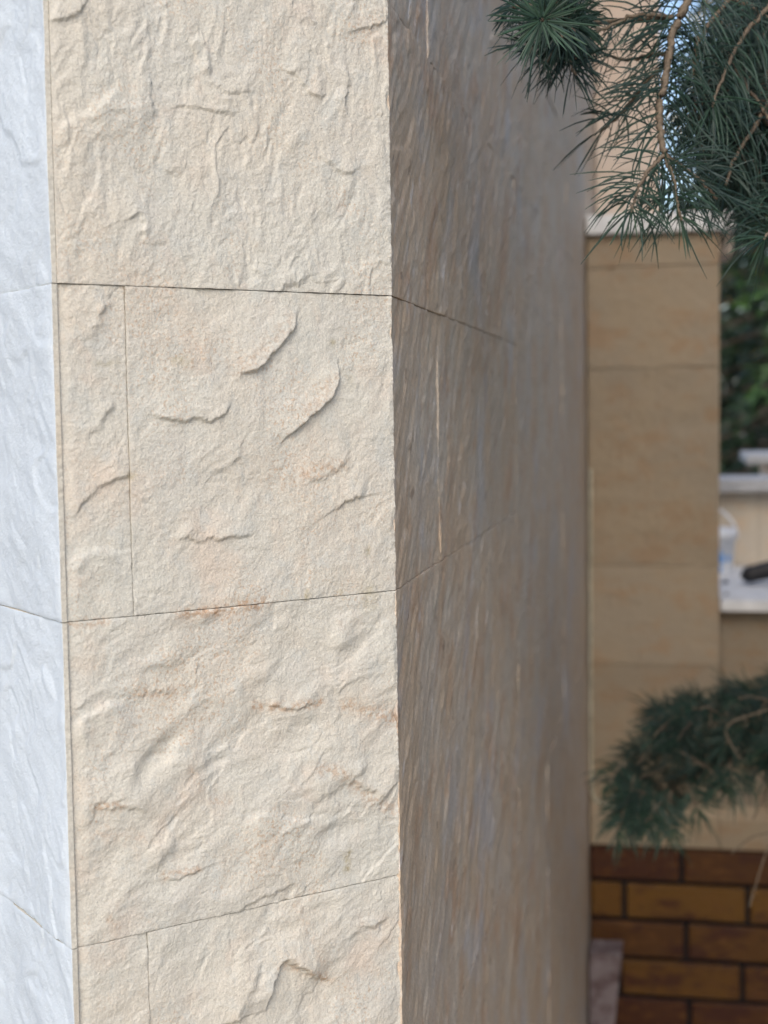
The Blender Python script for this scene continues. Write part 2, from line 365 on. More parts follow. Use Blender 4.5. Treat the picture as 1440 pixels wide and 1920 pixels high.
# relief features of the front face, traced in photograph pixels:  points, height (m), ramp length, drop length, raised side (+1 left of travel)
LEDGES = [
 ([(425, 708), (470, 692), (500, 670), (527, 640), (547, 610), (562, 572)], .0034, .016, .0016, 1),
 ([(512, 846), (545, 812), (572, 786), (602, 760), (624, 733), (633, 700), (634, 655)], .0042, .014, .0012, 1),
 ([(255, 757), (300, 780), (345, 787), (366, 780), (392, 787), (420, 772), (438, 740)], .0022, .022, .0010, 1),
 ([(628, 953), (652, 936), (682, 930)], .0024, .016, .0010, 1),
 ([(548, 905), (605, 888), (640, 868), (658, 840)], .0012, .012, .003, 1),
 ([(320, 1003), (365, 1010), (420, 1006), (505, 1001)], .0016, .014, .0016, 1),
 ([(395, 880), (430, 868), (445, 845)], .0010, .014, .003, 1),
 ([(118, 980), (148, 952), (178, 917), (212, 897), (238, 888), (249, 893)], .0014, .018, .0018, 1),
 ([(150, 830), (175, 800), (200, 770), (215, 740)], .0012, .014, .003, 1),
 ([(168, 640), (180, 600), (190, 575), (200, 562)], .0014, .012, .003, 1),
 ([(122, 1062), (170, 1040), (235, 1045)], .0012, .016, .004, -1),
 # third row
 ([(488, 1316), (530, 1325), (560, 1324), (598, 1316)], .0017, .016, .0013, 1),
 ([(340, 1155), (400, 1146), (450, 1137), (498, 1128)], .0015, .012, .002, -1),
 ([(130, 1392), (160, 1350), (195, 1330), (240, 1318)], .0020, .018, .003, -1),
 ([(310, 1648), (345, 1640), (380, 1628)], .0016, .015, .0012, 1),
 ([(255, 1305), (290, 1292), (330, 1300)], .0010, .012, .002, 1),
 ([(600, 1225), (650, 1200), (690, 1170), (720, 1130)], .0020, .022, .006, 1),
 ([(650, 1460), (690, 1475), (735, 1495)], .0014, .014, .002, 1),
 ([(560, 1500), (620, 1480), (660, 1450), (700, 1430)], .0018, .02, .004, 1),
 ([(180, 1515), (230, 1508), (290, 1520)], .0013, .014, .002, 1),
 ([(420, 1720), (470, 1690), (520, 1668), (560, 1650)], .0020, .016, .002, 1),
 ([(200, 1690), (250, 1650), (300, 1600), (330, 1560)], .0018, .02, .006, 1),
 ([(440, 1560), (500, 1530), (560, 1545), (640, 1520)], .0016, .02, .003, -1),
 # fourth row
 ([(492, 1912), (500, 1880), (512, 1840), (526, 1805), (540, 1796), (568, 1812), (600, 1832), (640, 1846)], .0045, .020, .0022, 1),
 ([(425, 1925), (450, 1880), (470, 1840), (490, 1790)], .0020, .02, .004, 1),
 ([(640, 1760), (690, 1735), (735, 1715)], .0016, .02, .003, 1),
 ([(405, 1925), (425, 1915), (450, 1908)], .0020, .015, .0012, 1),
 # first row: wrinkles
 ([(374, 66), (384, 100), (391, 140)], .0012, .010, .002, -1),
 ([(268, 140), (278, 180), (284, 225)], .0012, .012, .002, -1),
 ([(640, 110), (650, 150), (643, 190), (655, 230)], .0014, .010, .0016, -1),
 ([(400, 160), (430, 170), (455, 172)], .0009, .010, .0012, 1),
 ([(515, 125), (560, 145), (590, 180), (610, 172)], .0012, .012, .0014, 1),
 ([(90, 268), (140, 232), (190, 205), (235, 150)], .0018, .020, .004, -1),
 ([(84, 38), (110, 35), (142, 22), (160, 0)], .0020, .014, .0014, 1),
 ([(232, 410), (262, 398), (272, 430), (278, 470)], .0014, .012, .0016, 1),
 ([(690, 50), (705, 45), (722, 35)], .0016, .012, .001, 1),
 ([(310, 205), (355, 195), (400, 205), (470, 212)], .0010, .012, .0016, 1),
 ([(600, 290), (640, 320), (665, 318)], .0010, .010, .0014, 1),
 ([(520, 540), (545, 525), (575, 518)], .0016, .012, .003, 1),
 ([(680, 60), (655, 20), (640, 0)], .0010, .010, .003, 1),
]
DENTS = [((297, 1418), 62, 22, -42, .0034), ((405, 1432), 26, 12, -20, .0014), ((560, 1380), 60, 26, -15, .0016), ((680, 1190), 60, 26, -45, .0020),
         ((600, 1880), 70, 55, 10, .0022), ((180, 1640), 60, 30, -40, .002), ((640, 1560), 60, 20, -10, .0012), ((250, 1240), 70, 28, -30, .0014)]
OCHRE = [([(335, 1152), (400, 1146), (450, 1138), (495, 1130)], 11, .9), ([(480, 1322), (540, 1327), (600, 1316)], 9, .8), ([(340, 1292), (300, 1300), (260, 1300)], 10, .5),
         ([(650, 1325), (700, 1335), (740, 1350)], 16, .7), ([(185, 1511), (225, 1512)], 9, .75), ([(400, 1505), (430, 1500)], 10, .5),
         ([(600, 1440), (640, 1448), (650, 1460), (700, 1500), (735, 1520)], 14, .6), ([(310, 1640), (370, 1628)], 9, .7), ([(360, 1450), (375, 1470)], 10, .5),
         ([(130, 1172), (200, 1166)], 7, .6), ([(440, 690), (500, 650), (540, 600)], 14, .35), ([(560, 780), (600, 745), (625, 710)], 14, .35), ([(560, 890), (640, 870)], 16, .4),
         ([(190, 1565), (260, 1570)], 14, .35), ([(560, 1700), (620, 1840)], 12, .25), ([(540, 1810), (620, 1840)], 8, .5), ([(205, 1725), (220, 1735)], 8, .6),
         ([(490, 540), (510, 1000)], 6, .0), ([(450, 850), (640, 990)], 90, .12), ([(520, 1560), (480, 1620)], 16, .3)]
OLIVE = [([(330, 672), (350, 682)], 9, .7), ([(655, 1600), (655, 1630)], 9, .9), ([(690, 1108), (695, 1130)], 18, .5), ([(575, 1105), (575, 1120)], 5, .9), ([(640, 1108), (642, 1118)], 4, .8),
         ([(185, 683), (215, 680)], 7, .5), ([(625, 640), (622, 650)], 6, .7), ([(240, 893), (248, 895)], 5, .8), ([(690, 1025), (690, 1035)], 5, .7), ([(650, 700), (660, 720)], 10, .3)]
MPX = 0.00034
def front_relief(us, vs_, row, seed, edges=True):
    U, V = np.meshgrid(us, vs_)
    sx, sz = {1: (1.25, 0.75), 2: (1.0, 1.0), 3: (0.8, 1.1), 4: (0.95, 1.0)}.get(row, (1, 1))
    a = math.radians({2: 30, 3: 14, 4: 20}.get(row, 0))
    u2 = U*math.cos(a)+V*math.sin(a); v2 = -U*math.sin(a)+V*math.cos(a)
    u2, v2 = u2*sx, v2*sz
    wx = u2+0.010*perlin(u2*40, v2*40, seed+50); wz = v2+0.010*perlin(u2*40, v2*40, seed+60)
    H = {1: .0014, 2: .0014, 3: .0034, 4: .0028}.get(row, .002)*fbm(wx*16, wz*16, seed, 3)
    # broken cleavage: soft terraces with curved edges
    t = 3.4*fbm(wx*12, wz*12, seed+20, 5, .52)+0.10*perlin(u2*160, v2*160, seed+4); fl = np.floor(t); fr = t-fl
    ter = fl+sstep(0.86, 1.0, fr)
    mask = sstep(-0.25, 0.35, perlin(u2*17, v2*17, seed+33))
    H = H+mask*(ter-t*0.9)*{1: .0009, 2: .0005, 3: .0009, 4: .0008}.get(row, .0008)
    H = H+{1: .0008, 2: .0003, 3: .0004, 4: .0004}.get(row, .0006)*fbm(wx*44, wz*44, seed+7, 4, .55, True)*(0.5+0.7*sstep(-.3, .4, perlin(u2*10, v2*10, seed+9)))
    H = H+{1: .0012, 2: .0008, 3: .0011, 4: .0010}.get(row, .001)*fbm(wx*48, wz*48, seed+15, 4, .62)+.00050*fbm(U*150, V*150, seed+11, 4, .65)+.00016*perlin(U*560, V*560, seed+13)
    och = np.zeros_like(U); olv = np.zeros_like(U)
    vmin, vmax = vs_[0], vs_[-1]
    wob = .0013*perlin(U*110, V*110, 77)+.0008*perlin(U*330, V*330, 78)+.0004*perlin(U*800, V*800, 79)
    def conv(pts): return np.array([hit_front(*p) for p in pts])
    for pts, h, ramp, drop, sd in LEDGES:
        P = conv(smooth_pts(pts, 5))
        if P[:, 1].min() > vmax or P[:, 1].max() < vmin: continue
        if abs(P[:, 1].mean()-np.clip(P[:, 1].mean(), vmin, vmax)) > 0: continue
        d, s, par = seg_dist(U, V, P)
        wsum = np.zeros_like(U); psum = np.zeros_like(U)
        for q_, (a_, b_) in enumerate(P):
            w_ = np.exp(-(np.hypot(U-a_, V-b_)-d)/.004); wsum += w_; psum += w_*q_/(len(P)-1)
        par = psum/wsum
        d = d*s*sd+wob*(1+1.2*perlin(par*9, par*0+h*700, 6))
        end = sstep(.02, .25, par)*sstep(.02, .25, 1-par)*(0.85+0.4*perlin(par*3, par*0+h*900, 5))
        drop = drop*(1.6+1.4*perlin(par*6, par*0+h*500, 7)); drop = np.maximum(drop, .0008)
        prof = np.where(d > 0, np.exp(-(np.maximum(d, 0)/ramp)**1.15), 1-sstep(0, drop, -d))
        near = np.exp(-np.maximum(np.abs(d)-ramp*2, 0)/ramp)
        H = H+1.25*h*prof*end*near
    for (cx, cy), ra, rb, ang, dep in DENTS:
        s0, z0 = hit_front(cx, cy)
        if not vmin < z0 < vmax: continue
        t = math.radians(-ang); x = (U-s0)*math.cos(t)+(V-z0)*math.sin(t); y = -(U-s0)*math.sin(t)+(V-z0)*math.cos(t)
        q = (x/(ra*MPX))**2+(y/(rb*MPX))**2+0.5*perlin(U*60, V*60, 91); H = H-dep*np.exp(-np.maximum(q, 0)**1.3)
    for L, arr in ((OCHRE, och), (OLIVE, olv)):
        for pts, w, st in L:
            P = conv(pts)
            if P[:, 1].max() < vmin-.01 or P[:, 1].min() > vmax+.01: continue
            d, s, par = seg_dist(U, V, P); arr += .75*st*np.exp(-(np.maximum(d+wob*1.5, 0)/(w*MPX))**2)
    return H, {'ochre': np.clip(och, 0, 1), 'olive': np.clip(olv, 0, 1)}
def edge_soft(U, V, us, vs_, r, depth):
    d = np.minimum(np.minimum(U-us[0], us[-1]-U), np.minimum(V-vs_[0], vs_[-1]-V))
    return -depth*(1-sstep(0, r, d))

core_pts = [(-A, -A), (0, 0), (0, YB+.6), (-A-.35, YB+.6), (-A-.35, -A+.35)]
def prism(name, pts, z0, z1, mat, parent=None, **k):
    n = len(pts); V = [(x, y, z0) for x, y in pts]+[(x, y, z1) for x, y in pts]
    F = [(i, (i+1) % n, n+(i+1) % n, n+i) for i in range(n)]
    me = bpy.data.meshes.new(name); me.from_pydata(V, [], F+[tuple(range(n, 2*n)), tuple(range(n-1, -1, -1))])
    return link(name, me, mat, parent, **k)
ins = .011; YU_ = float(hit(1114, 250, 0, 0.0)[1])
prism('masonry_core', [(-A, -A+ins*1.41), (-ins, ins*.41), (-ins, YU_+.15), (-A-.5, YU_+.15), (-A-.5, -A+.5+ins*1.41)], GZ, PTOP, M_core, pier)

S0 = .0039   # width of the exposed end of the left slabs
rowsz = [(ZR[0], .5103, 0, None), (ZR[1], ZR[0], 1, None), (ZR[2], ZR[1], 2, 240), (ZR[3], ZR[2], 3, None), (-.506, ZR[3], 4, 275)]
step = .00080
for zb, zt, row, jx in rowsz:
    cuts = [S0, SF]
    if jx:
        cuts = [S0, hit_front(jx+5, 960 if row == 2 else 1840)[0], SF]
    for i in range(len(cuts)-1):
        u0, u1 = cuts[i]+(GAP if i else 0), cuts[i+1]-(GAP if i < len(cuts)-2 else 0)
        st = step if row else .003
        us = np.linspace(u0, u1, max(8, int((u1-u0)/st))); vz = np.linspace(zb+GAP, zt-GAP, int((zt-zb)/st))
        H, at_ = front_relief(us, vz, row, row*5+1+i*2)
        U, V = np.meshgrid(us, vz)
        # calm towards the arris at the right, roll back at the left edge
        k = sstep(0, .004, SF-U); H = H*(0.45+0.55*k) + (1-k)*(.0008*perlin(V*110, U*0, 3)+.0005*perlin(V*500, U*0, 4)-.0018*sstep(.35, .6, perlin(V*38+3*U, U*0, 9)))
        if i == 0:
            dl = {1: .0004, 2: .0012, 3: .0018, 4: .0013}.get(row, .0004); wl = {1: .005, 2: .008, 3: .010, 4: .008}.get(row, .006)
            kk = 1-sstep(0, wl, U-u0+.0016*perlin(V*70, U*0, 8)); H = H*(1-.6*kk)-dl*kk
        H += edge_soft(U, V, us, vz, .0008, .00014)
        H += {1: .0007, 2: 0, 3: -.0002, 4: -.0012}.get(row, 0)
        if row == 2 and i == 0: H -= .0006
        slab('stone_slab', PZ, dF, UZ, nF, us, vz, H, .010, M_front, pier, at_)
# courses of the front outside the picture, plainer
zc = [.5103]
while zc[-1] < PTOP-.05: zc.append(min(zc[-1]+.2045, PTOP))
zd = [-.506]
while zd[-1] > GZ+.05: zd.append(max(zd[-1]-.2045, GZ))
zd = zd[::-1]
other = list(zip(zc[:-1], zc[1:]))+list(zip(zd[:-1], zd[1:]))
for j, (zb, zt) in enumerate(other):
    us = np.linspace(S0, SF, 60); vz = np.linspace(zb+GAP, zt-GAP, 50); U, V = np.meshgrid(us, vz)
    H = .002*fbm(U*16, V*16, 40+j, 4)+edge_soft(U, V, us, vz, .004, .0008)
    slab('stone_slab', PZ, dF, UZ, nF, us, vz, H, .010, M_front, pier, {'ochre': U*0, 'olive': U*0})

# left face
def left_H(us, vz, seed):
    U, V = np.meshgrid(us, vz); a = math.radians(50)
    p = U*math.cos(a)-V*math.sin(a); q = U*math.sin(a)+V*math.cos(a)
    q2 = q+.012*perlin(p*30, q*30, seed+1)
    H = .0030*fbm(p*12, q2*8, seed, 3)+.0006*fbm(p*34, q2*20, seed+3, 4, .55, True)+.0007*fbm(p*80, q2*60, seed+5, 4, .65)
    t = 2.2*fbm(p*12, q2*10, seed+8, 3); fl = np.floor(t); H += .0012*(fl+sstep(.8, 1, t-fl)-t)
    k = sstep(0, .006, U); return H*(.2+.8*k)+edge_soft(U, V, us, vz, .0012, .0004)
lrows = [(.5103, .715), (ZR[0], .5103), (ZR[1], ZR[0]), (ZR[2], ZR[1]), (ZR[3], ZR[2]), (-.506, ZR[3]), (-.7105, -.506)]
for j, (zb, zt) in enumerate(lrows):
    us = np.concatenate([np.linspace(0, .1, 90), np.linspace(.1, .30, 50)[1:]]); vz = np.linspace(zb+GAP, zt-GAP, 130)
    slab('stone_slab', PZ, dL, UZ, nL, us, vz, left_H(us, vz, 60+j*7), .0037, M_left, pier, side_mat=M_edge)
for j, (zb, zt) in enumerate([(.715, PTOP), (GZ, -.7105)]):
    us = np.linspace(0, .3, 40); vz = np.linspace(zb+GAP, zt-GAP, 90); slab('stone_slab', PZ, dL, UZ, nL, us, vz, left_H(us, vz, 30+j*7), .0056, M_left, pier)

# right face
DY, NX, O0 = np.array([0, 1.0, 0]), np.array([1.0, 0, 0]), np.array([0, 0, 0.0])
def right_H(us, vz, seed):
    U, V = np.meshgrid(us, vz); U0 = U; U = U-.75*V
    w = U+.02*perlin(U*14, V*10, seed)
    H = .0020*fbm(w*10, V*5, seed+1, 4)+.0011*fbm(w*42, V*13, seed+2, 3, .55, True)+.0007*fbm(U*130, V*40, seed+3, 3)
    f = perlin(U*50, V*34, seed+9); H += .0010*sstep(.45, .75, f)-.0008*sstep(.5, .75, perlin(U*60, V*26, seed+15))
    t = 2.5*fbm(w*9, V*5, seed+6, 4); fl = np.floor(t); H += .0010*(fl+sstep(.85, 1, t-fl)-t)
    U = U0; k = sstep(0, .008, U); return H*(.2+.8*k)+(1-k)*(.0005*perlin(V*160, U*0, 3)) + edge_soft(U, V, us, vz, .0012, .00025)
yj = float(hit(822, 820, 0, 0.0)[1]); yt = float(hit(803, 40, 0, 0.0)[1])
YU = float(hit(1114, 250, 0, 0.0)[1]); YEND = YU+.1
rrows = [((-1.5, -.915), [0, .8, 1.6, YEND]), ((-.915, -.506), [0, 1.2, YEND]), ((-.506, ZR[2]), [0, .80]),
         ((ZR[2], ZR[1]), [0, yj, .80]), ((ZR[1], ZR[0]), [0, .80]), ((ZR[0], .5103), [0, yt, .9, 1.7, YEND]),
         ((.5103, .92), [0, .6, 1.5, YEND]), ((.92, 1.6), [0, .9, YEND]), ((1.6, PTOP), [0, 1.1, YEND]), ((-.506, ZR[0]), [.80+GAP, 1.55, YEND])]
for r, ((zb, zt), ys) in enumerate(rrows):
    off = {3: -.0004, 4: .0003, 5: -.0006}.get(r, 0)
    for i in range(len(ys)-1):
        y0, y1 = ys[i]+GAP*(i > 0), ys[i+1]-GAP
        hid = r in (0, 7, 8)
        # finer near the camera
        n = int(min(240, (y1-y0)/(.0035*(1+y0*2)))) if not hid else 40
        us = np.linspace(y0, y1, max(12, n)); vz = np.linspace(zb+GAP, zt-GAP, int((zt-zb)/(.0013*(1+y0*.9))) if not hid else 40)
        H = right_H(us, vz, 100+r*11+i*5)+off+(.0004 if i % 2 else 0)
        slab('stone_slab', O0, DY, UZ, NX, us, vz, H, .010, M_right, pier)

# ------------------------------------------------------------------ garden pier in the corner behind
def bgx(u, v, Y=YB): return float(hit(u, v, 1, Y)[0])
def bgz(v, Y=YB, u=1200): return float(hit(u, v, 1, Y)[2])
XR = bgx(1349, 800); XL = .004
gp = empty('garden_pier', (XR/2, YB+.13, bgz(1505)), label='tan sandstone pier with grey cap in the corner behind', cat='pier')
YU = float(hit(1114, 250, 0, 0.0)[1])                   # plane of the set-back upper wall
zs = [bgz(v) for v in (1503, 1246, 1062, 690, 500, 441)]
box('pier_core', (XL+.004, YB+.012, zs[0]), (XR-.006, YB+.28, zs[-1]), M_core, gp)
def relief_slab(name, x0, x1, z0, z1, Y, mat, parent, seed, amp=.0016, n=70, dep=.012, **k):
    us = np.linspace(x0, x1, n); vz = np.linspace(z0, z1, n); U, V = np.meshgrid(us, vz)
    H = amp*fbm(U*12, V*16, seed, 4)+amp*.5*fbm(U*50, V*60, seed+4, 3, .5, True)+edge_soft(U, V, us, vz, .005, .0006)
    return slab(name, np.array([0, Y, 0.0]), NX, UZ, np.array([0, -1.0, 0]), us, vz, H, dep, mat, parent, **k)
for i in range(5):
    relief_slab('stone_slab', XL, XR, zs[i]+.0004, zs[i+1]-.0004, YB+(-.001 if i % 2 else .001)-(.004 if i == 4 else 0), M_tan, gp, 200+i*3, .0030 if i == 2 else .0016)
for i in range(5):   # slabs of its right side
    us = np.linspace(YB+.012, YB+.28, 20); vz = np.linspace(zs[i]+.0008, zs[i+1]-.0008, 20); U, V = np.meshgrid(us, vz)
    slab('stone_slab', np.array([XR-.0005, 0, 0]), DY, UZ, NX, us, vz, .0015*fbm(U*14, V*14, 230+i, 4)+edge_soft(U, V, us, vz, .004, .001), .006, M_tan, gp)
zc0, zc1 = bgz(440), bgz(402)
XC = bgx(1376, 420)
cap = box('cap_stone', (XL, YB-.022, zc0+.002), (XC, YB+.34, zc1), M_cap, gp, .004)
XQ = bgx(1372, 460, YB+.1)
box('corbel_block', (XR+.002, YB+.05, bgz(476)), (XQ, YB+.25, zc0+.001), M_pink, gp, .003)
# pale pointing along the left edge that turns along the base
b = [hit(u, v, 1, YB-.003) for u, v in ((1107, 880), (1107, 1000), (1107, 1200), (1108, 1400), (1109, 1470), (1113, 1494), (1125, 1506), (1150, 1510))]
bp = smooth_pts(b, 6); V, F = tube_vf(bp, .0032, 6); bag = Bag(); bag.add(V, F)
link('pointing_bead', bag.mesh('pointing_bead'), M_bead, gp)
# upper wall
uw = empty('upper_wall', (.1, YU+.1, zc1), label='pinkish sandstone wall standing back above the grey pier cap', cat='wall')
XU = bgx(1238, 250, YU); zU = [zc1+.001, bgz(322, YU), bgz(80, YU), bgz(-150, YU), 2.3]
box('wall_core', (XL, YU+.012, zc1+.001), (XU-.004, YU+.22, 2.3), M_core, uw)
for i in range(4): relief_slab('stone_slab', XL, XU, zU[i]+.0008, zU[i+1]-.0008, YU, M_pink, uw, 260+i, .0014, 40)
for i in range(4):
    us = np.linspace(YU+.0125, YU+.21, 12); vz = np.linspace(zU[i]+.0008, zU[i+1]-.0008, 12); U, V = np.meshgrid(us, vz)
    slab('stone_slab', np.array([XU-.0005, 0, 0]), DY, UZ, NX, us, vz, .001*fbm(U*14, V*14, 280+i, 3), .003, M_pink, uw)

# base course and brick plinth under pier and counter
zb0, zb1 = bgz(1579, YB, 1105), zs[0]-.001
plinth = empty('brick_plinth', (.6, YB+.1, GZ), label='plinth of glossy brown clinker bricks with black joints at lower right', cat='wall')
XE = 2.2; YF = YB-.004
bxs = [XL, bgx(1349, 1540)*1.0, .87, 1.45, XE]
for i in range(4):
    x0, x1 = bxs[i]+.0006*(i > 0), bxs[i+1]
    p = [(YF-.010, zb0+.0006), (YF-.010, zb1-.030), (YF+.004, zb1-.001), (YF+.22, zb1-.001), (YF+.22, zb0+.0006)]
    V = [(x0, y, z) for y, z in p]+[(x1-.0006, y, z) for y, z in p]; n = 5
    F = [(k, (k+1) % n, n+(k+1) % n, n+k) for k in range(n)]
    me = bpy.data.meshes.new('base_stone'); me.from_pydata(V, [], F+[(4, 3, 2, 1, 0), (5, 6, 7, 8, 9)])
    link('base_stone', me, M_tan, plinth)
BH, BW, JT = .0745, .2525, .0145
mod_h = BH+JT; 
# course heights measured from the picture at its left end
cy = [1579, 1643, 1713, 1786, 1864, 1938]
zcs = [bgz(v, YB, 1110) for v in cy]; mod_h = (zcs[0]-zcs[4])/4
box('grout_bed', (XL, YB+.012, GZ+.001), (XE, YB+.20, zb0-.0004), M_grout, plinth)
starts = {0: bgx(1283, 1615), 1: bgx(1175, 1680), 2: bgx(1291, 1755), 3: bgx(1166, 1830), 4: bgx(1297, 1900), 5: bgx(1170, 1960)}
mod_w = (bgx(1407, 1684)-bgx(1175, 1680)); joint = .011
rb = random.Random(3); br_i = 0
bmeshes = []
import bmesh
def brick_mesh(w, h):
    bm = bmesh.new(); bmesh.ops.create_cube(bm, size=1)
    for v in bm.verts: v.co = (v.co.x*w, v.co.y*.024, v.co.z*h)
    bmesh.ops.bevel(bm, geom=bm.edges[:], offset=.003, segments=1, affect='EDGES')
    me = bpy.data.meshes.new('brick'); bm.to_mesh(me); bm.free(); me.materials.append(M_brick); return me
bh = mod_h-joint; BM_full = brick_mesh(mod_w-joint, bh)
ncourse = int((zb0-GZ)/mod_h)+1
for c in range(ncourse):
    zt = zb0-.004-c*mod_h; zm = zt-bh/2
    if zm-bh/2 < GZ: break
    x = starts.get(c, starts[c % 2 + 4]); x0 = x
    while x0 > XL: x0 -= mod_w
    while x0 < XE:
        l, r = max(x0, XL), min(x0+mod_w-joint, XE)
        if r-l > .012:
            full = abs(r-l-(mod_w-joint)) < 1e-4
            me = BM_full if full else brick_mesh(r-l, bh)
            o = link('brick', me, None, plinth)
            am = rb.random()*.5+(.5 if c % 2 else 0.0); am = min(1, max(0, am)); o.color = (.040+.095*am, .009+.055*am, .004+.004*am, 1)
            o.location = ((l+r)/2, YB+.010+rb.uniform(-.0015, .0015), zm); o.rotation_euler = (0, rb.uniform(-.004, .004), 0)
        x0 += mod_w

# stone block in the corner at the foot
xb = [bgx(1098, 1850, 2.15), bgx(1166, 1790, 2.15), bgx(1152, 1930, 2.15)]
zbk = bgz(1789, 2.15, 1130)
pts = []
nb = 14
def block():
    us = np.linspace(0, 1, 24); V = []; 
    bm = bmesh.new(); bmesh.ops.create_cube(bm, size=1)
    bmesh.ops.subdivide_edges(bm, edges=bm.edges[:], cuts=9, use_grid_fill=True)
    for v in bm.verts:
        tz = v.co.z+.5; z = GZ+(zbk-GZ)*tz
        xr = xb[1]-(xb[1]-xb[2])*(zbk-z)/.155 if z > zbk-.2 else xb[2]-.01
        xr = max(xr, .05); xl = .006
        x = xl+(xr-xl)*(v.co.x+.5); y = 2.15+(v.co.y+.5)*.088
        nz = perlin(np.array([x*30+y*20]), np.array([z*30]), 5)[0]
        v.co = (x+nz*.002, y-nz*.003, z+nz*.0015*(tz > .99))
    me = bpy.data.meshes.new('stone_block'); bm.to_mesh(me); bm.free()
    return link('stone_block', me, M_block, None, label='purplish grey stone block standing in the corner before the bricks', cat='stone')
block()

# ------------------------------------------------------------------ counter and low walls on the right
YC = YB+.085
zct = float(hit(1360, 1126, 1, YC)[2]); zcb = float(hit(1360, 1147, 1, YC)[2])
d = ray(1400, 1062); tb = (zct-CAM[2])/d[2]; YBK = float((CAM+d*tb)[1])
counter = empty('stone_counter', (1.2, YC+.3, GZ), label='stone worktop on a tan wall right of the pier', cat='counter')
box('worktop', (XR+.004, YC, zcb), (XE, YBK+.02, zct), M_cap, counter, .004)
xs = [XR+.004, .62, 1.1, 1.6, XE]; z_ = [zb1, zb1+(zcb-zb1)*.5, zcb-.0008]
box('wall_core', (XR+.004, YC+.055, zb1), (XE, YBK, zcb-.002), M_core, counter)
for i in range(4):
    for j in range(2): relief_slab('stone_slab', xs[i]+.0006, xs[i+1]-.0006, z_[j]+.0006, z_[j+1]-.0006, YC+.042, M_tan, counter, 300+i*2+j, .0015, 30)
zw = float(hit(1400, 921, 1, YBK)[2]); zw2 = float(hit(1400, 899, 1, YBK-.03)[2])
backw = empty('garden_wall', (1.2, YBK+.1, GZ), label='low cream sandstone wall with grey coping behind the worktop', cat='wall')
box('wall_core', (XR-.3, YBK+.033, GZ), (3.4, YBK+.2, zw-.001), M_core, backw)
xs = np.linspace(XR-.3, 3.4, 9)
for i in range(8): relief_slab('stone_slab', xs[i]+.0006, xs[i+1]-.0006, zct+.001, zw-.0006, YBK+.021, M_cream, backw, 330+i, .002, 24)
for i in range(4): box('coping_stone', (xs[2*i]+.0006, YBK-.03, zw), (xs[2*i+2]-.0006, YBK+.24, zw2), M_cope, backw, .004)
# a farther pier whose cap peeks in at the right edge
YP = YBK+.55
fp = empty('far_pier', (bgx(1440, 870, YP)+.2, YP+.2, GZ), label='far pier with white cap peeking in at the right edge', cat='pier')
xp0, xp1 = bgx(1399, 860, YP-.03), bgx(1437, 870, YP)
zp0, zp1 = float(hit(1420, 869, 1, YP)[2]), float(hit(1420, 853, 1, YP-.03)[2])
box('shaft', (xp1, YP, GZ), (xp1+.36, YP+.36, zp0), M_pink, fp, .004)
box('cap_stone', (xp0, YP-.05, zp0), (xp1+.41, YP+.41, zp1), M_cope, fp, .004)

# bucket
def lathe(prof, seg=40):
    V = []; F = []
    for i, (r, z) in enumerate(prof):
        for s in range(seg): a = 2*math.pi*s/seg; V.append((r*math.cos(a), r*math.sin(a), z))
    for i in range(len(prof)-1):
        for s in range(seg): F.append((i*seg+s, i*seg+(s+1) % seg, (i+1)*seg+(s+1) % seg, (i+1)*seg+s))
    return np.array(V), np.array(F)
pb = hit(1378, 1078, 2, zct); Yk = float(pb[1]); pxm = float(np.linalg.norm(pb-CAM))/FPX
zl0 = float(hit(1370, 1006, 1, Yk)[2]); zl1 = float(hit(1370, 979, 1, Yk)[2]); rB = .082
cxB = float(hit(1378, 1030, 1, Yk)[0])-rB; hB = zl0-zct
bk = empty('bucket', (cxB, Yk, zct), label='white lidded plastic bucket with blue print standing on the worktop', cat='bucket')
V, F = lathe([(0.001, 0), (rB*.90, 0), (rB*.905, .003), (rB*.99, hB*.86), (rB*1.03, hB*.87), (rB*1.03, hB*.94), (rB, hB*.95), (rB, hB)])
def put(name, V, F, mat, parent, smooth=True):
    o = link(name, np_mesh(name, V, F, smooth), mat, parent); o.matrix_parent_inverse = Matrix.Identity(4); return o
body = put('body', V, F, M_white, bk)
V, F = lathe([(rB*1.01, hB-.004), (rB*1.085, hB-.004), (rB*1.09, hB+.014), (rB*1.07, hB+.020), (rB*1.0, hB+.019), (rB*.97, hB+.013), (.001, hB+.013)]); put('lid', V, F, M_white, bk)
def label_patch(a0, a1, z0, z1):
    n = 14; V = []; F = []
    for i in range(n+1):
        a = math.radians(a0+(a1-a0)*i/n)
        for z in (z0, z1): r = rB*(.905+.085*(z/(hB*.86)))+.0008; V.append((r*math.cos(a), r*math.sin(a), z*1.0))
    for i in range(n): F.append((2*i, 2*i+2, 2*i+3, 2*i+1))
    return np.array(V), np.array(F)
for a0, a1, z0, z1 in ((-100, -52, .012, hB*.30), (-100, -48, hB*.36, hB*.62), (-40, -28, hB*.40, hB*.55), (-100, -56, hB*.66, hB*.74)):
    V, F = label_patch(a0, a1, z0, z1); put('label_print', V, F, M_blue, bk)
hp = []
for t in np.linspace(0, 1, 24):
    a = math.pi*t; hp.append((rB*1.06*math.cos(a), -.02*math.sin(a), hB-.004+.085*math.sin(a)))
V, F = tube_vf(hp, .0035, 6, False); put('handle', V, F, M_white, bk)

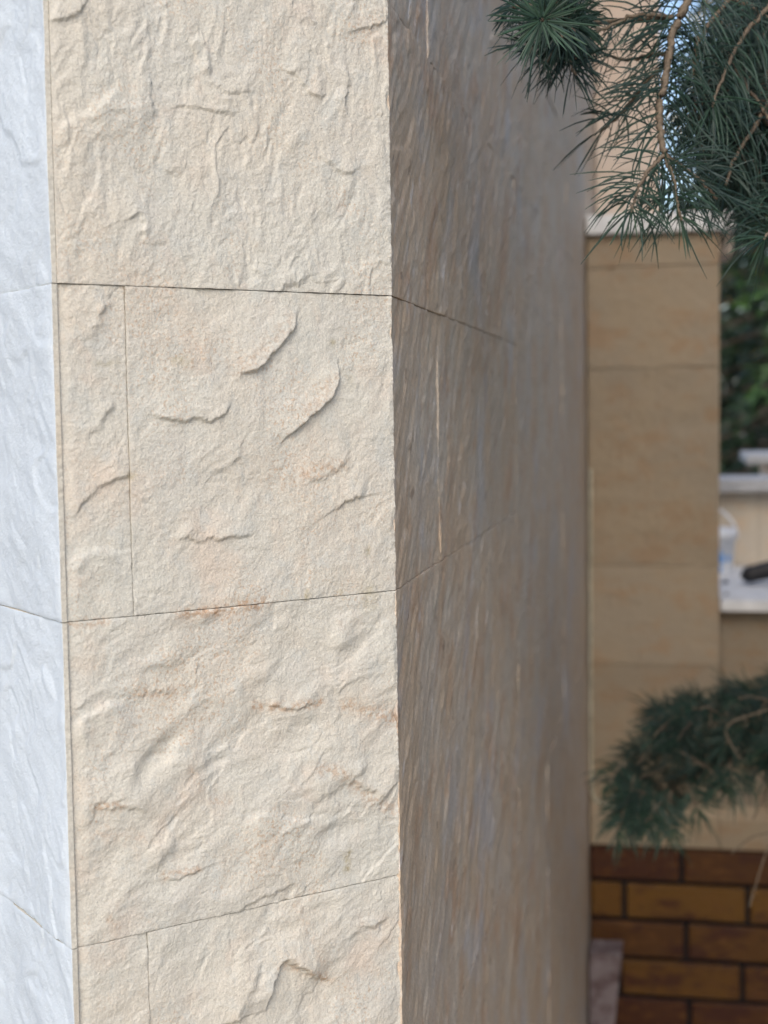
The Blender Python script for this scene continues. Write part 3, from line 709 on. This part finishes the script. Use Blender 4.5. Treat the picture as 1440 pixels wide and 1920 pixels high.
# hand tool with black grip
Yt = float(hit(1400, 1098, 2, zct)[1]); ax0 = hit(1388, 1085, 1, Yt); 
tool = empty('power_tool', (float(ax0[0])+.12, Yt, zct), label='black handled power tool lying on the worktop at the right edge', cat='tool')
dirv = np.array([.97, .05, .235]); L = np.linspace(0, .20, 22)
p0 = np.array([float(ax0[0]), Yt, zct+.0215])
rad = .0205*np.sqrt(np.clip(L/.016, 0.02, 1))*(1+.16*sstep(.02, .12, L)); gpts = p0+L[:, None]*dirv
V, F = tube_vf(gpts, rad, 18); bag = Bag(); bag.add(V, F); link('grip', bag.mesh('grip'), M_black, tool)
e = gpts[-1]; L2 = np.linspace(0, .12, 8); V, F = tube_vf(e+L2[:, None]*np.array([.99, .05, .0]), .031-.004*np.abs(L2-.06)/.06, 18); bag = Bag(); bag.add(V, F); link('motor_housing', bag.mesh('motor_housing'), M_steel, tool)
e2 = e+np.array([.12, .006, 0]); V, F = tube_vf([e2, e2+[.03, .002, 0], e2+[.06, .003, -.004]], [.028, .026, .018], 14); bag = Bag(); bag.add(V, F); link('gear_head', bag.mesh('gear_head'), M_steel, tool)
V, F = tube_vf([e2+[.035, .0, -.02], e2+[.035, .0, -.06]], [.014, .014], 12); bag = Bag(); bag.add(V, F); link('spindle', bag.mesh('spindle'), M_steel, tool)
V, F = tube_vf([e2+[.035, .0, -.052], e2+[.035, .0, -.056]], [.058, .058], 32); bag = Bag(); bag.add(V, F); link('disc', bag.mesh('disc', False), M_black, tool)
for k, (u, v, r) in enumerate(((1360, 1093, .0075), (1362, 1115, .005))):
    q = hit(u, v, 2, zct); V, F = lathe([(.0005, 0), (r*1.1, 0), (r*1.2, r*.25), (r*.7, r*.3), (r*.6, r*.8), (.0005, r*.85)], 14)
    o = link('screw', np_mesh('screw', V, F, True), M_black, None, label=('larger' if k == 0 else 'smaller')+' dark screw lying on the worktop '+('nearer the bucket' if k == 0 else 'nearer its front edge'), cat='screw', group='screws on the worktop')
    o.location = Vector([float(c) for c in q])

# ------------------------------------------------------------------ fir tree
rng = np.random.RandomState(11)
def unit(v): return v/(np.linalg.norm(v)+1e-12)
def needles(bag, B, D0, BD, LN, W, TN, seg=5, thick=.35):
    """many curved flat needles at once, diamond section"""
    n = len(B)
    if n == 0: return
    D0 = D0/(np.linalg.norm(D0, axis=1)[:, None]+1e-9); t = np.linspace(0, 1, seg)
    P = B[:, None]+LN[:, None, None]*(t[None, :, None]*D0[:, None]+(t**2)[None, :, None]*BD[:, None])
    T = np.gradient(P, axis=1); T /= np.linalg.norm(T, axis=2)[..., None]+1e-9
    X = np.cross(D0, np.array([.1, .2, .97])); X /= np.linalg.norm(X, axis=1)[:, None]+1e-9; X = X+rng.normal(0, .4, (n, 3))
    S = np.cross(T, X[:, None]); S /= np.linalg.norm(S, axis=2)[..., None]+1e-9; NN = np.cross(T, S)
    pr = np.interp(t, [0, .25, .7, .9, 1], [.5, 1, 1, .8, .25]); ww = W[:, None, None]*pr[None, :, None]*.5
    V = np.stack([P+S*ww, P+NN*ww*thick, P-S*ww, P-NN*ww*thick], 2).reshape(-1, 3)
    i = np.arange(seg-1)[:, None]; q = np.arange(4)[None]
    f = np.stack([i*4+q, i*4+(q+1) % 4, i*4+4+(q+1) % 4, i*4+4+q], -1).reshape(-1, 4)
    F = (f[None]+(np.arange(n)*seg*4)[:, None, None]).reshape(-1, 4)
    bag.add(V, F); bag.at[-1] = np.repeat(TN, seg*4)
VIEW = -CF
def spray(nb, wb, pts, r0=.0019, r1=.0010, dens=900, ln=.046, w=.0014, planar=.65, tone=0.1, tipfan=True, dn=np.array([0, 0, -1.0]), nrm=None, seg=5, start=0.0, sub=7):
    """a twig along pts (world) with its needles"""
    P = smooth_pts(pts, sub); n = len(P)
    P = P+rng.normal(0, .0006, P.shape); rad = np.linspace(r0, r1, n)*(1+.12*rng.rand(n))
    V, F = tube_vf(P, rad, 6); wb.add(V, F)
    L = np.linalg.norm(np.diff(P, axis=0), axis=1); acc = np.concatenate([[0], np.cumsum(L)]); T = acc[-1]
    N = int(T*dens); nr = VIEW if nrm is None else nrm
    q = start*T+(1-start)*T*rng.rand(N); i = np.clip(np.searchsorted(acc, q, 'right')-1, 0, n-2); f = ((q-acc[i])/np.maximum(L[i], 1e-9))[:, None]
    b = P[i]*(1-f)+P[i+1]*f; t = P[i+1]-P[i]; t /= np.linalg.norm(t, axis=1)[:, None]+1e-9
    s_ = np.cross(t, nr); s_ /= np.linalg.norm(s_, axis=1)[:, None]+1e-9; u = np.cross(s_, t)
    a = rng.normal(0, planar, N); sg = np.where(rng.rand(N) < .5, 1, -1); sg2 = np.where(rng.rand(N) < .75, 1, -1)
    out = s_*(sg*np.cos(a))[:, None]+u*(np.sin(a)*sg2)[:, None]
    pg = q/T; tip = (pg > .93)*1.0
    d = out*(1-.45*tip)[:, None]+t*(rng.uniform(.05, .55, N)+.9*tip)[:, None]
    bd = t*rng.uniform(.1, .55, N)[:, None]+dn*rng.uniform(-.05, .38, N)[:, None]-out*rng.uniform(0, .18, N)[:, None]+rng.normal(0, .05, (N, 3))
    needles(nb, b, d, bd, ln*rng.uniform(.7, 1.12, N)*np.where(pg > .95, .8, 1), w*rng.uniform(.8, 1.15, N), np.clip(tone+rng.normal(0, .12, N), 0, 1), seg)
    if tipfan:
        t = unit(P[-1]-P[-3]); m = 10
        needles(nb, np.repeat((P[-1]-t*.004)[None], m, 0), t+rng.normal(0, .45, (m, 3)), np.repeat(dn[None]*.15, m, 0), ln*rng.uniform(.5, .85, m), np.full(m, w*.9), np.clip(tone+.25+rng.normal(0, .12, m), 0, 1), seg)
    return P
TR = np.array([1.35, 1.0])
fir = empty('fir_tree', (TR[0], TR[1], GZ), label='fir tree with drooping blue green needle boughs at the right', cat='tree')
tz = np.linspace(GZ, 4.2, 18); tp = np.stack([TR[0]+.02*np.sin(tz*2), TR[1]+.02*np.cos(tz*1.7), tz], 1)
V, F = tube_vf(tp, np.linspace(.10, .015, 18), 12); bag = Bag(); bag.add(V, F); link('trunk', bag.mesh('trunk'), M_bark, fir)
def bough(name_lbl, sprays, wood=None, nm='bough'):
    wb, nb = Bag(), Bag()
    for pts, rad in (wood or []): V, F = tube_vf(smooth_pts(pts, 6), rad if np.isscalar(rad) else np.interp(np.linspace(0, 1, (len(pts)-1)*6+1), np.linspace(0, 1, len(rad)), rad), 8); wb.add(V, F)
    for kw in sprays: spray(nb, wb, **kw)
    o = link(nm, wb.mesh(nm), M_twig, fir)
    if name_lbl: o['label'] = name_lbl
    ne = link('needles', nb.mesh('needles', False), M_need, o); ne['kind'] = 'stuff'
    return o
def tw(pix, d0, d1): return [at(u, v, d0+(d1-d0)*i/(len(pix)-1)) for i, (u, v) in enumerate(pix)]
D = 1.14
sp = []
# hanging main twig and its three forks
main = tw([(1300, -60), (1290, 0), (1264, 55), (1252, 125), (1238, 200), (1238, 245), (1247, 292)], D+.03, D)
sp.append(dict(pts=main, r0=.0036, r1=.0024, dens=950, ln=.056, planar=.6, tipfan=False, tone=.08))
sp.append(dict(pts=tw([(1246, 290), (1218, 318), (1200, 345), (1190, 375), (1184, 398)], D, D-.02), r0=.0018, dens=1000, ln=.042, planar=.5, tone=.22))
sp.append(dict(pts=tw([(1248, 294), (1262, 340), (1270, 380), (1277, 412)], D, D-.01), r0=.0018, dens=1000, ln=.040, planar=.55, tone=.2))
sp.append(dict(pts=tw([(1250, 292), (1285, 318), (1320, 345), (1345, 372)], D, D+.02), r0=.0018, dens=1000, ln=.042, planar=.6, tone=.1))
# side twigs to the left
sp.append(dict(pts=tw([(1262, 32), (1200, 28), (1150, 46), (1100, 66), (1085, 75)], D+.03, D+.05), r0=.0017, dens=700, ln=.042, planar=.7, tone=.0, tipfan=False))
sp.append(dict(pts=tw([(1256, 100), (1215, 104), (1170, 112), (1125, 98)], D+.03, D+.07), r0=.0018, dens=420, ln=.040, planar=.8, tone=.0))
sp.append(dict(pts=tw([(1232, 128), (1205, 165), (1170, 205), (1126, 248)], D+.02, D+.06), r0=.0018, r1=.0014, dens=560, ln=.042, planar=.8, tone=.0, tipfan=False))
bough('drooping bough end in front of the upper wall', sp,
      [([(TR[0], TR[1], 1.1), (.85, .62, .98), (.5, .34, .80), tuple(at(1300, -60, D+.03))], [.022, .014, .008, .0038])])
# end-on rosette at the top, left of the main twig
sp = []
rz = []
for k, (u, v, dd, du, dv) in enumerate(((1015, 38, 1.02, 0, 0), (1040, 60, 1.08, 14, 10), (1000, 80, 1.12, -14, 22), (1060, 100, 1.14, 18, 40), (1030, 20, 1.10, 10, -20), (985, 20, 1.11, -22, -6), (1065, 45, 1.12, 10, 20), (1020, 90, 1.13, 4, 28), (960, 10, 1.15, -8, 10), (1075, 80, 1.16, 5, 30), (1050, 10, 1.15, 10, -20))):
    p = [at(1085-(k*3), 40+v*.3, 1.24), at((u+1080)/2, v-6, dd+.08), at(u, v, dd)] if k == 0 else [at(1075, 50, 1.22), at((u+1070)/2, v*.8, dd+.05), at(u+du, v+dv, dd)]
    rz.append(dict(pts=p, r0=.0018, r1=.0012, dens=620, ln=.036, planar=1.2, tone=.22 if k == 0 else .02, tipfan=False))
o = bough('rosette of needles seen end on at the top', rz, [([at(1262, 32, D+.03), at(1150, 40, 1.2), at(1085, 45, 1.24)], [.0024, .002, .002])])
nbx, wbx = Bag(), Bag()
c0 = at(1015, 38, 1.01)
m = 58; an = rng.uniform(0, 2*math.pi, m); tl = rng.uniform(-.15, .75, m)
d = np.cos(an)[:, None]*CR+np.sin(an)[:, None]*CU+tl[:, None]*VIEW
needles(nbx, c0+.002*d, d, rng.uniform(-.1, .15, m)[:, None]*VIEW-UZ*.05, .037*rng.uniform(.5, 1.15, m), np.full(m, .0015), np.clip(.42+rng.normal(0, .15, m), 0, 1))
ne = link('needles', nbx.mesh('needles', False), M_need, o); ne['kind'] = 'stuff'
# dense mass at the right
sp = []
stems = [[(1470, -20), (1400, 60), (1360, 130), (1335, 200)], [(1480, 90), (1440, 200), (1415, 250), (1390, 330)], [(1310, 165), (1345, 205), (1375, 250), (1400, 312)],
         [(1358, 98), (1390, 150), (1425, 195), (1450, 240)], [(1400, -30), (1350, 20), (1310, 80), (1300, 140)], [(1480, 20), (1430, 70), (1400, 110), (1380, 180)],
         [(1500, 250), (1460, 300), (1440, 350), (1420, 400)], [(1345, 120), (1320, 180), (1310, 250), (1325, 310)], [(1460, 150), (1420, 230), (1380, 290), (1360, 350)],
         [(1500, 330), (1470, 380), (1450, 420), (1432, 450)], [(1500, 60), (1470, 150), (1450, 210), (1440, 290)]]
for i, s in enumerate(stems):
    dd = D+.02+.03*((i*7) % 9)/2
    sp.append(dict(pts=tw(s, dd+.04, dd), r0=.0022, dens=950, ln=.045, planar=.75, tone=.06+.1*(i % 3 == 0)))
for k in range(75):
    u, v = rng.uniform(1295, 1480), rng.uniform(-60, 300)
    if u < 1345 and v > 200: continue
    a = rng.uniform(.3, 1.6); l = rng.uniform(90, 150); dd = rng.uniform(1.22, 1.5)
    sp.append(dict(pts=tw([(u, v), (u+.5*l*math.cos(a), v+.5*l*math.sin(a)), (u+l*math.cos(a), v+l*math.sin(a)+12)], dd+.03, dd), r0=.002, dens=850, ln=.045, planar=.9, tone=.0, seg=4))
bough('dense dark bough filling the top right corner', sp,
      [([(TR[0], TR[1], .95), (.9, .7, .9), (.55, .42, .72), tuple(at(1480, -30, 1.25))], [.02, .012, .008, .005]), ([(.55, .42, .72), tuple(at(1470, 90, 1.25)), tuple(at(1460, 260, 1.22))], [.006, .005, .003])])
# lower bough
sp = []
DL = 2.2
def inside(u, v):
    top = np.interp(u, [1140, 1170, 1215, 1260, 1340, 1440, 1560], [1455, 1418, 1362, 1318, 1288, 1268, 1260]); bot = np.interp(u, [1140, 1200, 1300, 1360, 1440, 1560], [1470, 1530, 1500, 1430, 1425, 1440]); return top+10 < v < bot
cnt = 0
while cnt < 95:
    u, v = rng.uniform(1190, 1560), rng.uniform(1260, 1530)
    if not inside(u, v): continue
    cnt += 1
    a = math.pi-rng.uniform(-.5, .9); l = rng.uniform(45, 85); dd = DL+rng.uniform(-.18, .22)
    e = (u+l*math.cos(a), v+l*math.sin(a)*-1*(-1)); 
    if not inside(e[0]-8, min(e[1], 1520)): e = (u+l*.4*math.cos(a), v+l*.4*math.sin(a))
    sp.append(dict(pts=tw([(u, v), ((u+e[0])/2, (v+e[1])/2-5), e], dd+.02, dd-.02), r0=.0022, dens=760, ln=.044, w=.0015, planar=1.0, tone=.05, seg=4, sub=4, nrm=np.array([-.1, -.5, .85])))
for p in ([(1190, 1450), (1176, 1500), (1165, 1535), (1160, 1562)], [(1260, 1480), (1252, 1515), (1250, 1540), (1258, 1562)], [(1330, 1440), (1345, 1465), (1352, 1480)], [(1165, 1430), (1150, 1455), (1140, 1470)], [(1290, 1470), (1300, 1500), (1312, 1520)], [(1230, 1480), (1222, 1520), (1225, 1555)], [(1370, 1420), (1372, 1450), (1366, 1480)], [(1400, 1430), (1420, 1450), (1440, 1470)], [(1210, 1470), (1200, 1500), (1196, 1525), (1200, 1545)]):
    sp.append(dict(pts=tw(p, DL-.1, DL-.12), r0=.0016, dens=900, ln=.040, w=.0020, planar=.35, tone=.25, sub=5, seg=5))
bough('lower bough in front of the tan pier', sp,
      [([(TR[0], TR[1], -.35), (.85, 1.05, -.36), (.45, 1.05, -.42), tuple(at(1360, 1345, DL)), tuple(at(1260, 1370, DL)), tuple(at(1190, 1440, DL))], [.02, .013, .009, .006, .004, .003]),
       ([at(1440, 1330, DL-.2), at(1362, 1363, DL-.2), at(1388, 1425, DL-.2)], [.0014, .0013, .0010]),
       ([at(1330, 1350, DL-.12), at(1335, 1320, DL-.15), at(1330, 1365, DL-.15)], [.002, .002, .0015])])
# bare hanging twiglets below it
bag = Bag()
for p in ([(1450, 1560), (1410, 1570), (1383, 1590), (1372, 1600)], [(1450, 1570), (1436, 1600), (1420, 1650), (1405, 1700)], [(1440, 1480), (1420, 1520), (1412, 1536)]):
    V, F = tube_vf(smooth_pts(tw(p, DL-.1, DL-.12), 6), .0012, 5); bag.add(V, F)
V, F = tube_vf(smooth_pts([at(1450, 1560, DL-.1), at(1470, 1500, DL-.05), at(1480, 1420, DL), at(1500, 1370, DL)], 6), .0016, 5); bag.add(V, F)
link('bare_twig', bag.mesh('bare_twig'), M_twig, fir)
# ------------------------------------------------------------------ trees beyond the garden wall, unseen shade trees added at the right
def leaf_tree(name, x, y, h, rad, n, mat, label, seed, kind='conifer', base=.3, lw=(.05, .12), trunk_r=.09, cat='tree', group=None, keep=None, root=None):
    r = np.random.RandomState(seed); own = root is None
    if own: root = empty(name, (x, y, GZ), label=label, cat=cat, group=group)
    zt = np.linspace(GZ, GZ+h*.97, 10); V, F = tube_vf(np.stack([x+.03*np.sin(zt*1.3+seed), y+.03*np.cos(zt), zt], 1), np.linspace(trunk_r, .012, 10), 8)
    bag = Bag(); bag.add(V, F)
    nb = max(18, n//60); C, Q, LL = [], [], []
    for i in range(nb):
        f = (i+.5)/nb; z = GZ+base+(h-base)*f; a = i*2.39996+r.uniform(-.4, .4)
        if kind == 'conifer': R = rad*(1-f)**.85*r.uniform(.7, 1.1)+.08; droop = -.25
        else: R = rad*math.sqrt(max(.05, 1-(2*f-1)**2))*r.uniform(.5, 1.05); droop = .1
        d = np.array([math.cos(a), math.sin(a), droop]); p0 = np.array([x, y, z]); per = int(n/nb*(.35+1.3*R/rad*.75))
        side = np.array([-math.sin(a), math.cos(a), 0])
        t = r.uniform(.08, 1, per)**.7; sd = (1-t*.6)*.5*R*r.uniform(-1, 1, per)
        c = p0+d*(R*t)[:, None]+side*sd[:, None]+UZ*r.normal(0, .05 if kind == 'conifer' else .14*R, per)[:, None]
        q = d+side*(np.sign(sd)*r.uniform(.2, 1.1, per))[:, None]+r.normal(0, .25 if kind == 'conifer' else .9, (per, 3))
        m = keep(c) if keep is not None else np.ones(per, bool)
        if R > .2 and m.all(): V, F = tube_vf([p0, p0+d*R*.5+UZ*.04*R, p0+d*R*.95], [.016, .01, .004], 5); bag.add(V, F)
        C.append(c[m]); Q.append(q[m]); LL.append(r.uniform(*lw, per)[m])
    C, Q, LL = np.vstack(C), np.vstack(Q), np.concatenate(LL)[:, None]; N = len(C)
    Q /= np.linalg.norm(Q, axis=1)[:, None]; W = np.cross(Q, r.normal(0, 1, (N, 3))); W /= np.linalg.norm(W, axis=1)[:, None]
    W *= LL*(.24 if kind == 'conifer' else .5); NR = np.cross(Q, W); NR /= np.linalg.norm(NR, axis=1)[:, None]; NR *= LL*.1
    mid = C+Q*LL*.5; Vs = np.stack([C, mid+W*.5+NR, C+Q*LL-UZ*LL*.15, mid-W*.5+NR], 1).reshape(-1, 3)
    tone = np.repeat(np.clip(r.normal(.2, .2, N), 0, 1), 4)
    if own or bag.n > 200: link('trunk' if own else 'branches', bag.mesh('trunk'), M_bark, root)
    F = np.arange(N*4).reshape(-1, 4)
    o = link('crown', np_mesh('crown', Vs, F, False, {'tone': tone}), mat, root); o['kind'] = 'stuff'
    return root
def pixs(c):
    v = c-CAM; w = v@CF; return 720+FPX*(v@CR)/w, 960-FPX*(v@CU)/w, w
def gapkeep(c):   # the clear sky slot beside the upper wall stays open
    u, v, w = pixs(c); return ~((u < 1292) & (u > 1000) & (w > 0) & (v < 470))
def outkeep(c):   # the fir's upper crown and outer boughs; those in view are built twig by twig above
    u, v, w = pixs(c); m = .2*FPX/np.maximum(w, .1); return (c[:, 0] > .12) & np.where(w > .25, (u-m > 1460) | (v+m < -40), np.hypot(c[:, 0]-CAM[0], c[:, 1]-CAM[1]) > .8)
leaf_tree('fir_tree', TR[0], TR[1], 4.6, 1.15, 9000, M_need, None, 9, base=.9, lw=(.07, .14), keep=outkeep, root=fir)
leaf_tree('spruce_tree', .95, 6.6, 4.6, 1.15, 16000, M_need2, 'dark spruce nearest behind the garden wall, right of the pier', 1, keep=gapkeep)
leaf_tree('spruce_tree', 1.7, 8.4, 6.5, 1.7, 14000, M_need2, 'tall dark spruce farther back behind the garden wall', 2, keep=gapkeep)
leaf_tree('spruce_tree', 1.5, 10.5, 7.5, 2.3, 16000, M_need2, 'wide dark spruce farthest back behind the garden wall', 5, base=.1, lw=(.14, .28), keep=gapkeep)
leaf_tree('broadleaf_tree', .80, 5.2, 2.7, .40, 700, M_leaf, 'small green leafy tree just behind the garden wall', 3, 'broad', 1.2, (.04, .08), .03, keep=gapkeep)
leaf_tree('birch_tree', .62, 11.0, 6.2, .9, 1100, M_yellow, 'thin tree with yellow leaves beside the sky gap', 6, 'broad', 1.8, (.06, .10), .04, keep=lambda c: gapkeep(c) | ((pixs(c)[0] > 1246) & (pixs(c)[0] < 1292) & (pixs(c)[1] > 168) & (pixs(c)[1] < 268)))
RG = 'unseen conifers added to shade the pier from the right'  # out-of-frame trees added to block sky light from the right
for i, (x, y, h, rd) in enumerate(((5.4, -1.2, 4.5, 1.5), (4.6, 3.0, 5.0, 1.7), (3.6, 6.0, 5.5, 1.6), (6.0, 1.2, 5.5, 1.8), (6.2, -4.0, 5.0, 1.6))):
    leaf_tree('spruce_tree', x, y, h, rd, 16000, M_need2, ['unseen shading spruce added far right of the fir tree', 'unseen shading spruce added between fir tree and garden wall', 'unseen shading spruce added at the right end of the garden wall', 'unseen shading spruce added behind the row on the right', 'unseen shading spruce added at the near right of the row'][i], 20+i, lw=(.10, .22), group=RG)
